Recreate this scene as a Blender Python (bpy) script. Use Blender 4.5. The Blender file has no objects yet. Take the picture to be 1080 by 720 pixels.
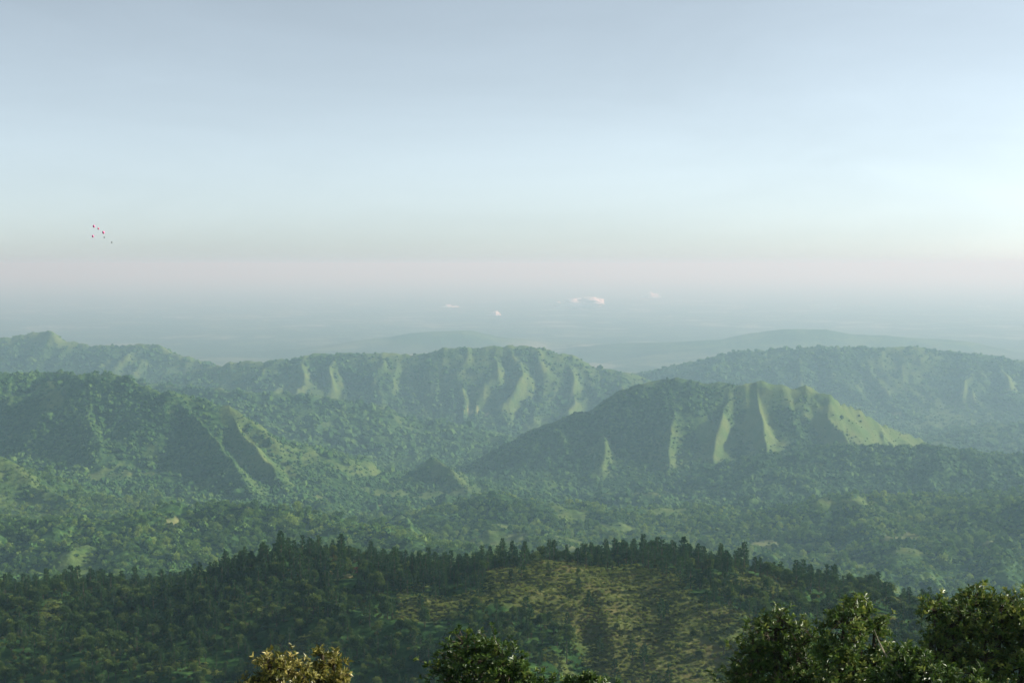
import bpy, math, random
import numpy as np
R = math.radians
random.seed(7)
rng = np.random.default_rng(11)
S = bpy.context.scene
C = S.collection

# ------------------------------------------------------------------ camera
PITCH = math.atan(81 / 1500)
cam_d = bpy.data.cameras.new('camera'); cam = bpy.data.objects.new('camera', cam_d); C.objects.link(cam)
cam_d.lens = 50; cam_d.sensor_width = 36; cam_d.clip_start = 0.5; cam_d.clip_end = 500000
cam.location = (0, 0, 0); cam.rotation_euler = (R(90) - PITCH, 0, 0)
S.camera = cam

# ------------------------------------------------------------------ world, sun, exposure
SUN_EL, SUN_AZ = 24.0, 79.0            # azimuth clockwise from the view direction (+Y)
w = bpy.data.worlds.new('World'); S.world = w; w.use_nodes = True
nt = w.node_tree; nt.nodes.clear()
sky = nt.nodes.new('ShaderNodeTexSky'); sky.sky_type = 'NISHITA'; sky.sun_disc = False
sky.sun_elevation = R(SUN_EL); sky.sun_rotation = R(SUN_AZ)
sky.altitude = 900; sky.air_density = 0.6; sky.dust_density = 1.15; sky.ozone_density = 1.4
bg = nt.nodes.new('ShaderNodeBackground'); bg.inputs['Strength'].default_value = 0.12
wo = nt.nodes.new('ShaderNodeOutputWorld')
hs = nt.nodes.new('ShaderNodeHueSaturation'); hs.inputs['Saturation'].default_value = 0.43; hs.inputs['Value'].default_value = 0.88
nt.links.new(sky.outputs[0], hs.inputs['Color']); tint = nt.nodes.new('ShaderNodeMix'); tint.data_type = 'RGBA'; tint.blend_type = 'MULTIPLY'; tint.inputs[0].default_value = 1; tint.inputs[7].default_value = (0.925, 1.0, 0.975, 1)
# very thin veil of high cirrus, a few per cent of the sky's brightness
tc = nt.nodes.new('ShaderNodeTexCoord'); mp = nt.nodes.new('ShaderNodeMapping'); mp.inputs['Scale'].default_value = (1, 1, 5); mp.inputs['Rotation'].default_value = (0.12, 0.08, 0)
cn = nt.nodes.new('ShaderNodeTexNoise'); cn.inputs['Scale'].default_value = 3.2; cn.inputs['Detail'].default_value = 5; cn.inputs['Roughness'].default_value = 0.6; cn.inputs['Distortion'].default_value = 0.6
mr = nt.nodes.new('ShaderNodeMapRange'); mr.inputs['From Min'].default_value = 0.3; mr.inputs['From Max'].default_value = 0.7; mr.inputs['To Min'].default_value = 0.96; mr.inputs['To Max'].default_value = 1.05
sc_ = nt.nodes.new('ShaderNodeVectorMath'); sc_.operation = 'SCALE'
nt.links.new(tc.outputs['Generated'], mp.inputs['Vector']); nt.links.new(mp.outputs[0], cn.inputs['Vector']); nt.links.new(cn.outputs['Fac'], mr.inputs['Value'])
nt.links.new(hs.outputs[0], tint.inputs[6]); nt.links.new(tint.outputs[2], sc_.inputs[0]); nt.links.new(mr.outputs[0], sc_.inputs['Scale']); nt.links.new(sc_.outputs[0], bg.inputs['Color']); nt.links.new(bg.outputs[0], wo.inputs['Surface'])
sd = bpy.data.lights.new('sun', 'SUN'); sun = bpy.data.objects.new('sun', sd); C.objects.link(sun)
sd.energy = 5.0; sd.angle = R(0.5); sd.color = (1.0, 0.945, 0.83)
ce = math.cos(R(SUN_EL))
from mathutils import Vector, Matrix
sdir = Vector((ce * math.sin(R(SUN_AZ)), ce * math.cos(R(SUN_AZ)), math.sin(R(SUN_EL))))
sun.rotation_euler = sdir.to_track_quat('Z', 'Y').to_euler(); sun.location = (0, 0, 300)
S.view_settings.view_transform = 'Standard'; S.view_settings.look = 'None'
S.view_settings.gamma = 1; S.view_settings.exposure = 0.66; S.view_settings.use_curve_mapping = False
S.render.engine = 'CYCLES'
S.cycles.max_bounces = 6; S.cycles.diffuse_bounces = 2; S.cycles.glossy_bounces = 2
S.cycles.transmission_bounces = 3; S.cycles.volume_bounces = 1; S.cycles.transparent_max_bounces = 6
S.cycles.caustics_reflective = False; S.cycles.caustics_refractive = False
S.cycles.sample_clamp_indirect = 4

# ------------------------------------------------------------------ helpers
HZ = 279.0
def P(px, py, Y):
    """photo pixel (1080x720) at forward distance Y -> world point"""
    dx = (px - 540) / 1500; dy = -(py - 360) / 1500
    f = math.cos(PITCH) + dy * math.sin(PITCH); z = -math.sin(PITCH) + dy * math.cos(PITCH)
    k = Y / f
    return (dx * k, Y, z * k)
def to_px(X, Y, Z):
    f = Y * math.cos(PITCH) - Z * math.sin(PITCH); u = Y * math.sin(PITCH) + Z * math.cos(PITCH)
    f = np.where(f > 1e-3, f, 1e-3)
    return 540 + 1500 * X / f, 360 - 1500 * u / f

_perm = np.random.default_rng(5).permutation(4096)
_ang = np.random.default_rng(6).random(4096) * 2 * np.pi
_gx, _gy = np.cos(_ang), np.sin(_ang)
def noise2(x, y, seed=0):
    xi = np.floor(x).astype(np.int64); yi = np.floor(y).astype(np.int64)
    xf = x - xi; yf = y - yi
    u = xf * xf * xf * (xf * (xf * 6 - 15) + 10); v = yf * yf * yf * (yf * (yf * 6 - 15) + 10)
    def g(ix, iy, fx, fy):
        h = _perm[(_perm[(ix + seed * 131) & 4095] + iy * 7 + seed * 17) & 4095]
        return _gx[h] * fx + _gy[h] * fy
    a = g(xi, yi, xf, yf); b = g(xi + 1, yi, xf - 1, yf)
    c = g(xi, yi + 1, xf, yf - 1); d = g(xi + 1, yi + 1, xf - 1, yf - 1)
    return (a + u * (b - a)) * (1 - v) + (c + u * (d - c)) * v * 1.0
def fbm(x, y, lam, octs=4, seed=0, ridged=False, gain=0.5):
    o = np.zeros_like(x); a = 1.0; f = 1.0 / lam; t = 0
    for k in range(octs):
        n = noise2(x * f + 13.7 * k, y * f - 7.3 * k, seed + k) * 1.5
        if ridged: n = 1 - 2 * np.abs(n)
        o += a * n; t += a; a *= gain; f *= 2.03
    return o / t
def sstep(a, b, x):
    t = np.clip((x - a) / (b - a), 0, 1); return t * t * (3 - 2 * t)

def set3(o, label=None, cat=None, group=None, kind=None):
    if label: o['label'] = label
    if cat: o['category'] = cat
    if group: o['group'] = group
    if kind: o['kind'] = kind
    return o
def mesh_np(name, V, F, mat=None, attrs=None, smooth=False):
    """V (n,3), F (m,k) arrays -> mesh"""
    me = bpy.data.meshes.new(name); V = np.asarray(V, dtype=np.float32); F = np.asarray(F, dtype=np.int32)
    me.vertices.add(len(V)); me.vertices.foreach_set('co', V.ravel())
    m, k = F.shape
    me.loops.add(m * k); me.loops.foreach_set('vertex_index', F.ravel())
    me.polygons.add(m); me.polygons.foreach_set('loop_start', np.arange(0, m * k, k, dtype=np.int32))
    me.polygons.foreach_set('use_smooth', np.full(m, smooth, dtype=bool))
    me.update(calc_edges=True)
    for n, a in (attrs or {}).items():
        at = me.attributes.new(n, 'FLOAT', 'POINT'); at.data.foreach_set('value', np.asarray(a, dtype=np.float32))
    if mat: me.materials.append(mat)
    return me
def link(name, me, parent=None):
    o = bpy.data.objects.new(name, me); C.objects.link(o)
    if parent: o.parent = parent
    return o

# ------------------------------------------------------------------ materials
class NT:
    def __init__(s, name, rough=0.9, spec=0.2):
        s.m = bpy.data.materials.new(name); s.m.use_nodes = True; s.t = s.m.node_tree
        s.b = s.t.nodes['Principled BSDF']; s.b.inputs['Roughness'].default_value = rough
        s.b.inputs['Specular IOR Level'].default_value = spec
    def n(s, t, **k):
        o = s.t.nodes.new(t)
        for a, v in k.items():
            if hasattr(o, a): setattr(o, a, v)
            else: o.inputs[a].default_value = v
        return o
    def l(s, a, b): s.t.links.new(a, b)
    def noise(s, scale, detail=3, vec=None, rough=0.55):
        o = s.n('ShaderNodeTexNoise'); o.inputs['Scale'].default_value = scale; o.inputs['Detail'].default_value = detail
        o.inputs['Roughness'].default_value = rough
        if vec: s.l(vec, o.inputs['Vector'])
        return o.outputs['Fac']
    def ramp(s, fac, stops):
        o = s.n('ShaderNodeValToRGB'); s.l(fac, o.inputs[0]); e = o.color_ramp.elements
        while len(e) < len(stops): e.new(0.5)
        for q, (p, c) in zip(e, stops):
            q.position = p; q.color = (*c, 1) if len(c) == 3 else c
        return o.outputs[0]
    def mix(s, fac, a, b, bt='MIX'):
        o = s.n('ShaderNodeMix'); o.data_type = 'RGBA'; o.blend_type = bt
        for v, i in ((fac, 0), (a, 6), (b, 7)):
            if isinstance(v, (int, float)): o.inputs[i].default_value = v
            elif isinstance(v, tuple): o.inputs[i].default_value = (*v, 1)
            else: s.l(v, o.inputs[i])
        return o.outputs[2]
    def math(s, op, a, b=0.0, clamp=False):
        o = s.n('ShaderNodeMath'); o.operation = op; o.use_clamp = clamp
        for v, i in ((a, 0), (b, 1)):
            if isinstance(v, (int, float)): o.inputs[i].default_value = v
            else: s.l(v, o.inputs[i])
        return o.outputs[0]

def ground_material():
    M = NT('terrain_cover', 0.95, 0.05)
    pos = M.n('ShaderNodeNewGeometry').outputs['Position']
    grass = M.n('ShaderNodeAttribute', attribute_name='grass').outputs['Fac']
    bare = M.n('ShaderNodeAttribute', attribute_name='bare').outputs['Fac']
    plain = M.n('ShaderNodeAttribute', attribute_name='plain').outputs['Fac']
    fine = M.noise(0.09, 4, pos); mid = M.noise(0.018, 4, pos); big = M.noise(0.0022, 4, pos)
    forest = M.ramp(fine, [(0.35, (0.012, 0.036, 0.010)), (0.5, (0.028, 0.070, 0.018)), (0.66, (0.06, 0.12, 0.03))])
    gr = M.ramp(M.noise(0.25, 4, pos), [(0.3, (0.06, 0.11, 0.024)), (0.7, (0.11, 0.165, 0.042))])
    gr2 = M.ramp(mid, [(0.35, (0.05, 0.11, 0.024)), (0.65, (0.14, 0.16, 0.05))])
    gr = M.mix(0.5, gr, gr2)
    nearf = M.n('ShaderNodeAttribute', attribute_name='near').outputs['Fac']
    gr = M.mix(M.math('MULTIPLY', nearf, .7), gr, M.ramp(M.noise(0.3, 5, pos, .7), [(0.3, (0.05, 0.065, 0.02)), (0.5, (0.10, 0.105, 0.032)), (0.7, (0.17, 0.155, 0.06))]))
    rust = M.ramp(M.noise(0.05, 5, pos, .7), [(0.48, (0, 0, 0)), (0.62, (1, 1, 1))])
    gr = M.mix(M.math('MULTIPLY', M.math('MULTIPLY', rust, .4), M.n('ShaderNodeAttribute', attribute_name='near').outputs['Fac']), gr, (0.13, 0.085, 0.04))
    g = M.math('ADD', grass, M.math('MULTIPLY', M.math('SUBTRACT', fine, 0.5), 0.9))
    g = M.math('MULTIPLY', M.math('SUBTRACT', g, 0.25), 2.0, True)
    col = M.mix(g, forest, gr)
    br = M.ramp(mid, [(0.3, (0.17, 0.19, 0.07)), (0.7, (0.27, 0.28, 0.12))])
    col = M.mix(M.math('MULTIPLY', bare, 1.0, True), col, br)
    # far plain: fields, woods, settlements
    v = M.n('ShaderNodeTexVoronoi'); v.inputs['Scale'].default_value = 0.0011; M.l(pos, v.inputs['Vector'])
    fld = M.ramp(M.math('FRACT', M.math('MULTIPLY', v.outputs['Distance'], 1.0)), [(0.0, (0.05, 0.08, 0.03)), (1.0, (0.16, 0.19, 0.08))])
    hs = M.n('ShaderNodeSeparateColor'); M.l(v.outputs['Color'], hs.inputs[0])
    fld = M.ramp(hs.outputs[0], [(0.0, (0.03, 0.06, 0.03)), (0.45, (0.06, 0.09, 0.04)), (0.75, (0.10, 0.12, 0.06)), (1.0, (0.22, 0.22, 0.16))])
    wood = M.ramp(big, [(0.42, (0, 0, 0)), (0.58, (1, 1, 1))])
    fld = M.mix(wood, fld, (0.035, 0.06, 0.03))
    col = M.mix(plain, col, fld)
    M.l(col, M.b.inputs['Base Color'])
    bp = M.n('ShaderNodeBump'); bp.inputs['Strength'].default_value = 1.0; bp.inputs['Distance'].default_value = 2.0
    hgt = M.math('ADD', M.noise(0.12, 3, pos), M.math('MULTIPLY', M.noise(0.035, 3, pos), 2.0))
    M.l(hgt, bp.inputs['Height']); M.l(bp.outputs[0], M.b.inputs['Normal'])
    return M.m

def leafy_material(name, dark, mid, light, rough=0.6, spec=0.3, rnd=True, attr=None, transl=0.0):
    M = NT(name, rough, spec)
    src = M.n('ShaderNodeObjectInfo').outputs['Random']
    pos = M.n('ShaderNodeNewGeometry').outputs['Position']
    if attr:
        a = M.n('ShaderNodeAttribute', attribute_name=attr).outputs['Fac']
        fac = M.math('ADD', M.math('MULTIPLY', a, 0.65), M.math('MULTIPLY', src, 0.35))
    else:
        big = M.noise(0.005, 5, pos, .65)
        fac = M.math('ADD', M.math('MULTIPLY', src, 0.5), M.math('MULTIPLY', M.math('MULTIPLY', M.math('SUBTRACT', big, 0.3), 2.5, True), 0.5))
    col = M.ramp(fac, [(0.05, dark), (0.5, mid), (0.95, light)])
    M.l(col, M.b.inputs['Base Color'])
    if transl:
        tr = M.n('ShaderNodeBsdfTranslucent'); M.l(col, tr.inputs['Color'])
        mx = M.n('ShaderNodeMixShader'); mx.inputs[0].default_value = transl
        M.l(M.b.outputs[0], mx.inputs[1]); M.l(tr.outputs[0], mx.inputs[2])
        M.l(mx.outputs[0], M.t.nodes['Material Output'].inputs['Surface'])
    return M.m
def bark_material(name, a, b):
    M = NT(name, 0.9, 0.1)
    pos = M.n('ShaderNodeTexCoord').outputs['Object']
    M.l(M.ramp(M.noise(6, 3, pos), [(0.3, a), (0.7, b)]), M.b.inputs['Base Color'])
    return M.m
m_ground = ground_material()
m_far_tree = leafy_material('distant_canopy', (0.014, 0.044, 0.012), (0.038, 0.095, 0.022), (0.10, 0.17, 0.036), 0.9, 0.05)
m_leafy_far = leafy_material('valley_canopy', (0.035, 0.095, 0.022), (0.12, 0.22, 0.045), (0.30, 0.38, 0.08), 0.9, 0.05, transl=.35)
m_mid_far = leafy_material('valley_crown', (0.018, 0.055, 0.014), (0.055, 0.12, 0.026), (0.15, 0.22, 0.045), 0.9, 0.05)
m_broad = leafy_material('broadleaf_foliage', (0.016, 0.044, 0.011), (0.055, 0.11, 0.022), (0.19, 0.23, 0.045), 0.6, 0.25, attr='tint', transl=.35)
m_pine = leafy_material('pine_needles', (0.012, 0.038, 0.013), (0.030, 0.082, 0.022), (0.10, 0.17, 0.036), 0.7, 0.2, attr='tint', transl=.25)
m_shrub = leafy_material('shrub_foliage', (0.030, 0.055, 0.014), (0.085, 0.125, 0.030), (0.20, 0.16, 0.06), 0.7, 0.2, attr='tint', transl=.35)
m_tuft = leafy_material('dry_grass_blades', (0.07, 0.11, 0.024), (0.20, 0.26, 0.06), (0.36, 0.35, 0.11), 0.85, 0.1, attr='tint', transl=.4)
m_leaf = leafy_material('glossy_leaves', (0.025, 0.060, 0.010), (0.10, 0.17, 0.028), (0.34, 0.36, 0.08), 0.42, 0.45, attr='tint', transl=0.3)
m_leaf_y = leafy_material('yellowing_leaves', (0.03, 0.045, 0.008), (0.17, 0.17, 0.03), (0.60, 0.50, 0.16), 0.42, 0.45, attr='tint', transl=0.3)
m_red = leafy_material('red_foliage', (0.05, 0.015, 0.012), (0.13, 0.035, 0.025), (0.22, 0.07, 0.04), 0.7, 0.2, attr='tint')
m_bark = bark_material('bark', (0.045, 0.034, 0.024), (0.12, 0.095, 0.07))
m_deadwood = bark_material('bleached_wood', (0.22, 0.18, 0.13), (0.42, 0.36, 0.27))

# ------------------------------------------------------------------ terrain height
BY = np.array([-1e6, 0, 15, 60, 300, 500, 850, 1100, 1400, 2000, 2600, 3500, 4500, 5500, 7000, 1e6])
BZ = np.array([-1.7, -1.7, -9, -36, -205, -238, -268, -372, -435, -545, -620, -705, -785, -860, -900, -900])
def base_h(X, Y):
    b = np.interp(Y, BY, BZ)
    b = b + (-900 - b) * sstep(3500, 9000, np.abs(X)) 
    b = np.where(Y < 0, b + (-900 - b) * sstep(2500, 9000, -Y), b)
    return b
# crest lines: (kind, points as (px, py, distance), width, profile power, flute strength, flute length)
RIDGES = [
 ('far', [(330,368,15500),(400,357,15000),(440,350,15000),(490,348,15000),(530,356,15000),(580,368,14800)], 900, 1.6, .2, 700),
 ('far', [(560,371,14500),(640,363,14500),(700,361,14300),(760,358,14000),(795,351,14000),(830,347,14000),(868,347,14000),(900,353,14000),(950,355,14000),(1010,359,14000),(1080,373,13800),(1160,384,13500)], 900, 1.5, .25, 700),
 ('range', [(-140,340,9200),(-60,346,9000),(0,353,9000),(20,350,9000),(45,347,9000),(60,350,8900),(75,358,8900),(100,363,8800),(130,362,8800),(160,362,8700),(190,373,8600),(215,381,8500),(250,392,8300)], 520, 1.3, .42, 280),
 ('range', [(190,392,7700),(250,379,7600),(300,377,7500),(330,372,7500),(400,370,7500),(430,372,7500),(470,364,7500),(510,363,7500),(560,362,7500),(600,371,7500),(640,388,7450),(690,400,7500)], 480, 1.35, .33, 190),
 ('range', [(600,415,9000),(650,398,8800),(700,386,8600),(760,371,8500),(800,367,8500),(870,364,8500),(960,365,8500),(1000,369,8500),(1080,378,8400),(1180,388,8300),(1300,392,8200)], 600, 1.35, .3, 240),
 ('low', [(120,396,6300),(170,404,6200),(230,409,6000),(265,412,5900),(330,416,5900),(400,426,5900),(450,441,5900),(520,459,5800)], 560, 1.3, .3, 300),
 ('low', [(960,462,6700),(1030,449,6500),(1080,446,6500),(1200,438,6500),(1350,430,6400)], 600, 1.6, .3, 300),
 ('main', [(470,500,5000),(500,482,5000),(560,449,5000),(620,427,5000),(660,407,5000),(690,397,5000),(715,396,5000),(740,400,5000),(800,400,5000),(850,405,5000),(873,412,4980)], 270, 1.15, .45, 200),
 ('spur', [(873,412,4980),(900,428,5030),(940,448,5100),(982,467,5180),(1035,492,5260)], 190, 1.1, .25, 120),
 ('spur', [(850,405,5000),(868,430,4880),(884,452,4720),(905,480,4560)], 115, 1.1, .2, 90),
 ('spur', [(797,401,5000),(801,430,4860),(806,460,4700),(812,490,4500)], 135, 1.1, .2, 90),
 ('spur', [(770,402,5000),(764,430,4860),(756,468,4680),(748,500,4480)], 135, 1.1, .2, 90),
 ('spur', [(704,397,5000),(712,430,4850),(707,470,4680),(704,505,4450)], 140, 1.1, .2, 90),
 ('spur', [(630,424,5000),(634,455,4850),(636,490,4600)], 170, 1.15, .2, 90),
 ('low', [(760,486,4500),(820,474,4400),(880,467,4400),(930,468,4350),(1000,471,4300),(1080,478,4250),(1200,486,4150),(1350,490,4000)], 330, 1.5, .4, 180),
 ('left', [(-180,365,4700),(-60,370,4600),(0,369,4600),(30,371,4600),(48,375,4560),(68,387,4500),(88,384,4450),(108,382,4420),(130,391,4400),(150,401,4360),(180,411,4300),(215,417,4300),(240,425,4290),(262,437,4260),(285,459,4200),(310,492,4100),(340,527,3950)], 390, 1.15, .36, 230),
 ('spur', [(40,380,4590),(54,408,4440),(60,445,4250),(70,490,4000)], 160, 1.1, .2, 90),
 ('spur', [(100,389,4430),(96,425,4250),(110,470,4000)], 150, 1.15, .2, 90),
 ('spur', [(240,428,4290),(262,458,4120),(288,488,3950),(300,515,3800)], 130, 1.1, .25, 90),
 ('spur', [(185,414,4300),(215,445,4120),(240,480,3900),(262,515,3700)], 150, 1.1, .25, 90),
 ('low', [(-200,440,3400),(-60,462,3350),(0,478,3300),(45,512,3200),(110,543,3050)], 300, 1.2, .3, 150),
 ('low', [(385,532,4350),(415,508,4320),(440,488,4300),(458,479,4300),(472,486,4250),(494,510,4120),(520,536,3950)], 170, 1.15, .3, 110),
 ('mid', [(400,548,3350),(460,533,3300),(500,521,3300),(530,520,3300),(575,526,3250),(650,532,3300),(740,534,3400),(820,540,3400)], 210, 1.3, .55, 140),
 ('mid', [(760,552,3150),(840,530,3150),(900,519,3200),(960,520,3300),(1030,518,3300),(1100,517,3300),(1250,520,3300)], 210, 1.4, .55, 150),
 ('mid', [(960,545,3000),(1010,536,2950),(1100,526,2900),(1200,520,2900)], 200, 1.5, .4, 120),
 ('mid', [(-120,548,2500),(0,546,2450),(60,543,2450),(120,548,2400),(160,536,2450),(190,528,2500),(240,530,2500),(310,534,2500),(350,545,2450),(420,560,2300),(480,580,2150)], 200, 1.3, .6, 150),
 ('mid', [(150,536,2440),(136,565,2280),(120,600,2050)], 110, 1.3, .3, 80),
 ('mid', [(260,531,2490),(242,558,2330),(215,592,2100)], 110, 1.3, .3, 80),
 ('mid', [(345,545,2440),(335,566,2300),(322,596,2100)], 100, 1.3, .3, 80),
 ('mid', [(520,521,3290),(532,545,3100),(548,575,2800)], 150, 1.3, .3, 100),
 ('mid', [(620,529,3280),(655,552,3080),(700,580,2800)], 150, 1.3, .3, 100),
 ('mid', [(745,534,3380),(770,556,3100),(790,585,2750)], 150, 1.3, .3, 100),
 ('mid', [(900,519,3190),(930,545,2950),(955,582,2600)], 150, 1.3, .3, 100),
 ('mid', [(1010,536,2940),(1040,560,2750),(1060,595,2450)], 140, 1.3, .3, 100),
 ('mid', [(55,545,2440),(75,575,2250),(68,600,2100),(60,630,1900)], 130, 1.3, .3, 90),
 ('mid', [(520,560,2800),(580,562,2750),(640,570,2700),(700,576,2600)], 150, 1.6, .4, 110),
 ('near', [(-160,645,980),(0,640,950),(60,637,940),(110,635,930),(175,637,900),(205,625,890),(235,609,900),(270,603,910),(330,600,900),(366,608,880),(398,616,850),(440,617,830),(500,612,830),(560,606,830),(640,604,830),(700,606,820),(760,614,810),(820,629,800),(900,641,790),(960,659,780),(1050,696,760),(1150,731,740)], 210, 1.7, .25, 120),
 ('near', [(600,605,830),(650,631,790),(690,666,745),(715,701,710),(730,741,680)], 85, 1.7, .15, 60),
 ('near', [(300,601,900),(268,636,840),(225,671,790),(190,711,740),(170,751,700)], 75, 1.6, .2, 60),
 ('near', [(440,617,830),(445,661,780),(430,711,730),(420,761,690)], 60, 1.7, .2, 60),
 ('near', [(60,631,940),(30,671,850),(10,711,780)], 80, 1.7, .2, 60),
 ('near', [(840,633,800),(850,671,760),(860,731,700)], 60, 1.6, .2, 60),
]
RW = [(k, np.array([P(*p) for p in pts]), wd, pw, fl, fln) for k, pts, wd, pw, fl, fln in RIDGES]
def height(X, Y):
    shp = X.shape; X = X.ravel(); Y = Y.ravel()
    D = np.hypot(X, Y)
    B = base_h(X, Y)
    amp = np.interp(D, [0, 100, 500, 900, 1200, 1600, 3500, 6000, 12000], [0, 1, 4, 7, 12, 95, 120, 50, 6])
    B = B + amp * fbm(X, Y, 620, 3, 3, True) - amp * 0.2
    B = B + np.interp(D, [700, 1150, 1600, 3500, 6000], [2, 5, 48, 48, 12]) * fbm(X, Y, 240, 3, 8, True)
    K = np.interp(D, [0, 1000, 3000, 20000], [3, 4, 6, 12])
    wa = np.interp(D, [0, 400, 1000, 4000, 15000], [0, 3, 9, 34, 130])
    wx = X + wa * fbm(X, Y, 330, 3, 21); wy = Y + wa * fbm(X, Y, 330, 3, 31)
    acc = np.ones_like(X)                      # sum exp((h-B)/K)
    for ri, (kind, pts, wd, pw, fl, fln) in enumerate(RW):
        m = 3.6 * wd
        sel = np.nonzero((X > pts[:, 0].min() - m) & (X < pts[:, 0].max() + m) & (Y > pts[:, 1].min() - m) & (Y < pts[:, 1].max() + m))[0]
        if not len(sel): continue
        x = wx[sel]; y = wy[sel]
        ds, ss, zs, ovs, sgs = [], [], [], [], []; s0 = 0
        for k, (a, b) in enumerate(zip(pts[:-1], pts[1:])):
            d = b[:2] - a[:2]; L = math.hypot(*d)
            tr_ = ((x - a[0]) * d[0] + (y - a[1]) * d[1]) / L; t = np.clip(tr_ / L, 0, 1)
            ds.append(np.sqrt((x - a[0] - t * d[0]) ** 2 + (y - a[1] - t * d[1]) ** 2)); ss.append(s0 + t * L); zs.append(a[2] + t * (b[2] - a[2]))
            ov = np.zeros(len(sel))
            if k == 0: ov = np.maximum(ov, -tr_)
            if k == len(pts) - 2: ov = np.maximum(ov, tr_ - L)
            ovs.append(ov); sgs.append(np.sign((x - a[0]) * d[1] - (y - a[1]) * d[0])); s0 += L
        ds = np.array(ds); bd = ds.min(0); near = ds.argmin(0); ii = np.arange(len(sel))
        wt = np.exp(-(ds - bd) / (0.06 * wd + 0.12 * bd)); wt /= wt.sum(0)
        bs = (wt * np.array(ss)).sum(0) + fln * .55 * noise2(x / (fln * 1.7), y / (fln * 1.7), ri); bz = (wt * np.array(zs)).sum(0)
        over = np.array(ovs)[near, ii]; sg = np.array(sgs)[near, ii]
        side = np.where(sg > 0, 57.0, 0.0); endf = 1 - sstep(0, .8, over / (bd + 1))
        fn = noise2(bs / fln + ri * 9.7 + side, bd / (fln * 5) + ri) * 1.5
        fn2 = noise2(bs / (fln * .45) + ri * 3.1 + side, bd / (fln * 3) + 5) * 1.5
        n = -(1 - 2.2 * np.abs(fn)) * 0.7 - (1 - 2.2 * np.abs(fn2)) * 0.3
        bd2 = bd * np.maximum(.5, 1 + fl * (.25 + 1.5 * np.clip(.5 + 1.4 * noise2(bs / (fln * 3.1) + ri, bd / 3000 + ri), 0, 1)) * endf * n * np.minimum(1, bd / (0.3 * wd)) * np.exp(-(bd / (1.6 * wd)) ** 2))
        crest = bz + fbm(x, y, fln * .6, 3, 41 + ri) * np.interp(wd, [80, 300, 900], [1.5, 6, 14])
        f = np.exp(-np.power(np.maximum(bd2, 0) / wd, pw))
        fade = sstep(3.6, 2.4, bd / wd)
        dh = np.maximum(crest - B[sel], 0) * f
        np.add.at(acc, sel, fade * (np.exp(np.minimum(dh / K[sel], 60)) - 1))
    H = B + K * np.log(acc)
    return H.reshape(shp)

# ---- droplet erosion on a regular patch of the middle distance
GX0, GX1, GY0, GY1, GC = -4300.0, 4300.0, 1250.0, 9900.0, 14.0
gx = np.arange(GX0, GX1, GC); gy = np.arange(GY0, GY1, GC)
GXX, GYY = np.meshgrid(gx, gy)
G0 = height(GXX, GYY)
def erode(H, n_drops=420000, batch=60000, steps=42, seed=3):
    H = H.copy(); ny, nx = H.shape; rg = np.random.default_rng(seed)
    for b in range(n_drops // batch):
        px = rg.random(batch) * (nx - 3) + 1; py = rg.random(batch) * (ny - 3) + 1
        vx = np.zeros(batch); vy = np.zeros(batch); wat = np.ones(batch); sed = np.zeros(batch); sp = np.ones(batch)
        Hf = H.ravel()
        for st in range(steps):
            ix = px.astype(np.int64); iy = py.astype(np.int64); fx = px - ix; fy = py - iy
            i = iy * nx + ix
            h00 = Hf[i]; h10 = Hf[i + 1]; h01 = Hf[i + nx]; h11 = Hf[i + nx + 1]
            gxx = (h10 - h00) * (1 - fy) + (h11 - h01) * fy; gyy = (h01 - h00) * (1 - fx) + (h11 - h10) * fx
            h = (h00 * (1 - fx) + h10 * fx) * (1 - fy) + (h01 * (1 - fx) + h11 * fx) * fy
            vx = vx * 0.25 - gxx * 0.75; vy = vy * 0.25 - gyy * 0.75
            l = np.hypot(vx, vy) + 1e-9; qx = px + vx / l; qy = py + vy / l
            ok = (qx > 1) & (qx < nx - 2) & (qy > 1) & (qy < ny - 2)
            qx = np.where(ok, qx, px); qy = np.where(ok, qy, py)
            jx = qx.astype(np.int64); jy = qy.astype(np.int64); ex = qx - jx; ey = qy - jy; j = jy * nx + jx
            hn = (Hf[j] * (1 - ex) + Hf[j + 1] * ex) * (1 - ey) + (Hf[j + nx] * (1 - ex) + Hf[j + nx + 1] * ex) * ey
            dh = hn - h
            cap = np.maximum(-dh, 0.05) * sp * wat * 7.0
            dep = np.where(dh > 0, np.minimum(dh, sed), np.maximum(0, sed - cap) * 0.3)
            er = np.where((dh <= 0) & (sed < cap), np.minimum((cap - sed) * 0.4, -dh), 0)
            am = (dep - er) * ok
            sed = sed - am
            d = np.zeros(nx * ny)
            for o, wgt in ((0, (1 - fx) * (1 - fy)), (1, fx * (1 - fy)), (nx, (1 - fx) * fy), (nx + 1, fx * fy)):
                d += np.bincount(i + o, weights=am * wgt, minlength=nx * ny)
            Hf += np.clip(d, -2.5, 2.5)
            sp = np.sqrt(np.clip(sp * sp - dh * 0.35, 0.05, 9)); wat *= 0.985
            px, py = qx, qy
        H = Hf.reshape(ny, nx)
    return H
def blur(A, k=1):
    for _ in range(k):
        Q = np.pad(A, 1, mode='edge')
        A = (Q[:-2, 1:-1] + Q[2:, 1:-1] + Q[1:-1, :-2] + Q[1:-1, 2:] + 2 * Q[1:-1, 1:-1]) / 6
    return A
G1 = erode(G0)
dG = blur(G1 - G0, 1)
edge = np.minimum.reduce([sstep(GX0, GX0 + 400, GXX), sstep(GX1, GX1 - 400, GXX), sstep(GY0, GY0 + 300, GYY), sstep(GY1, GY1 - 600, GYY)])
print('erosion', dG.min(), dG.max(), dG.std())
dG = np.clip(dG, -20, 14) * edge
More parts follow.
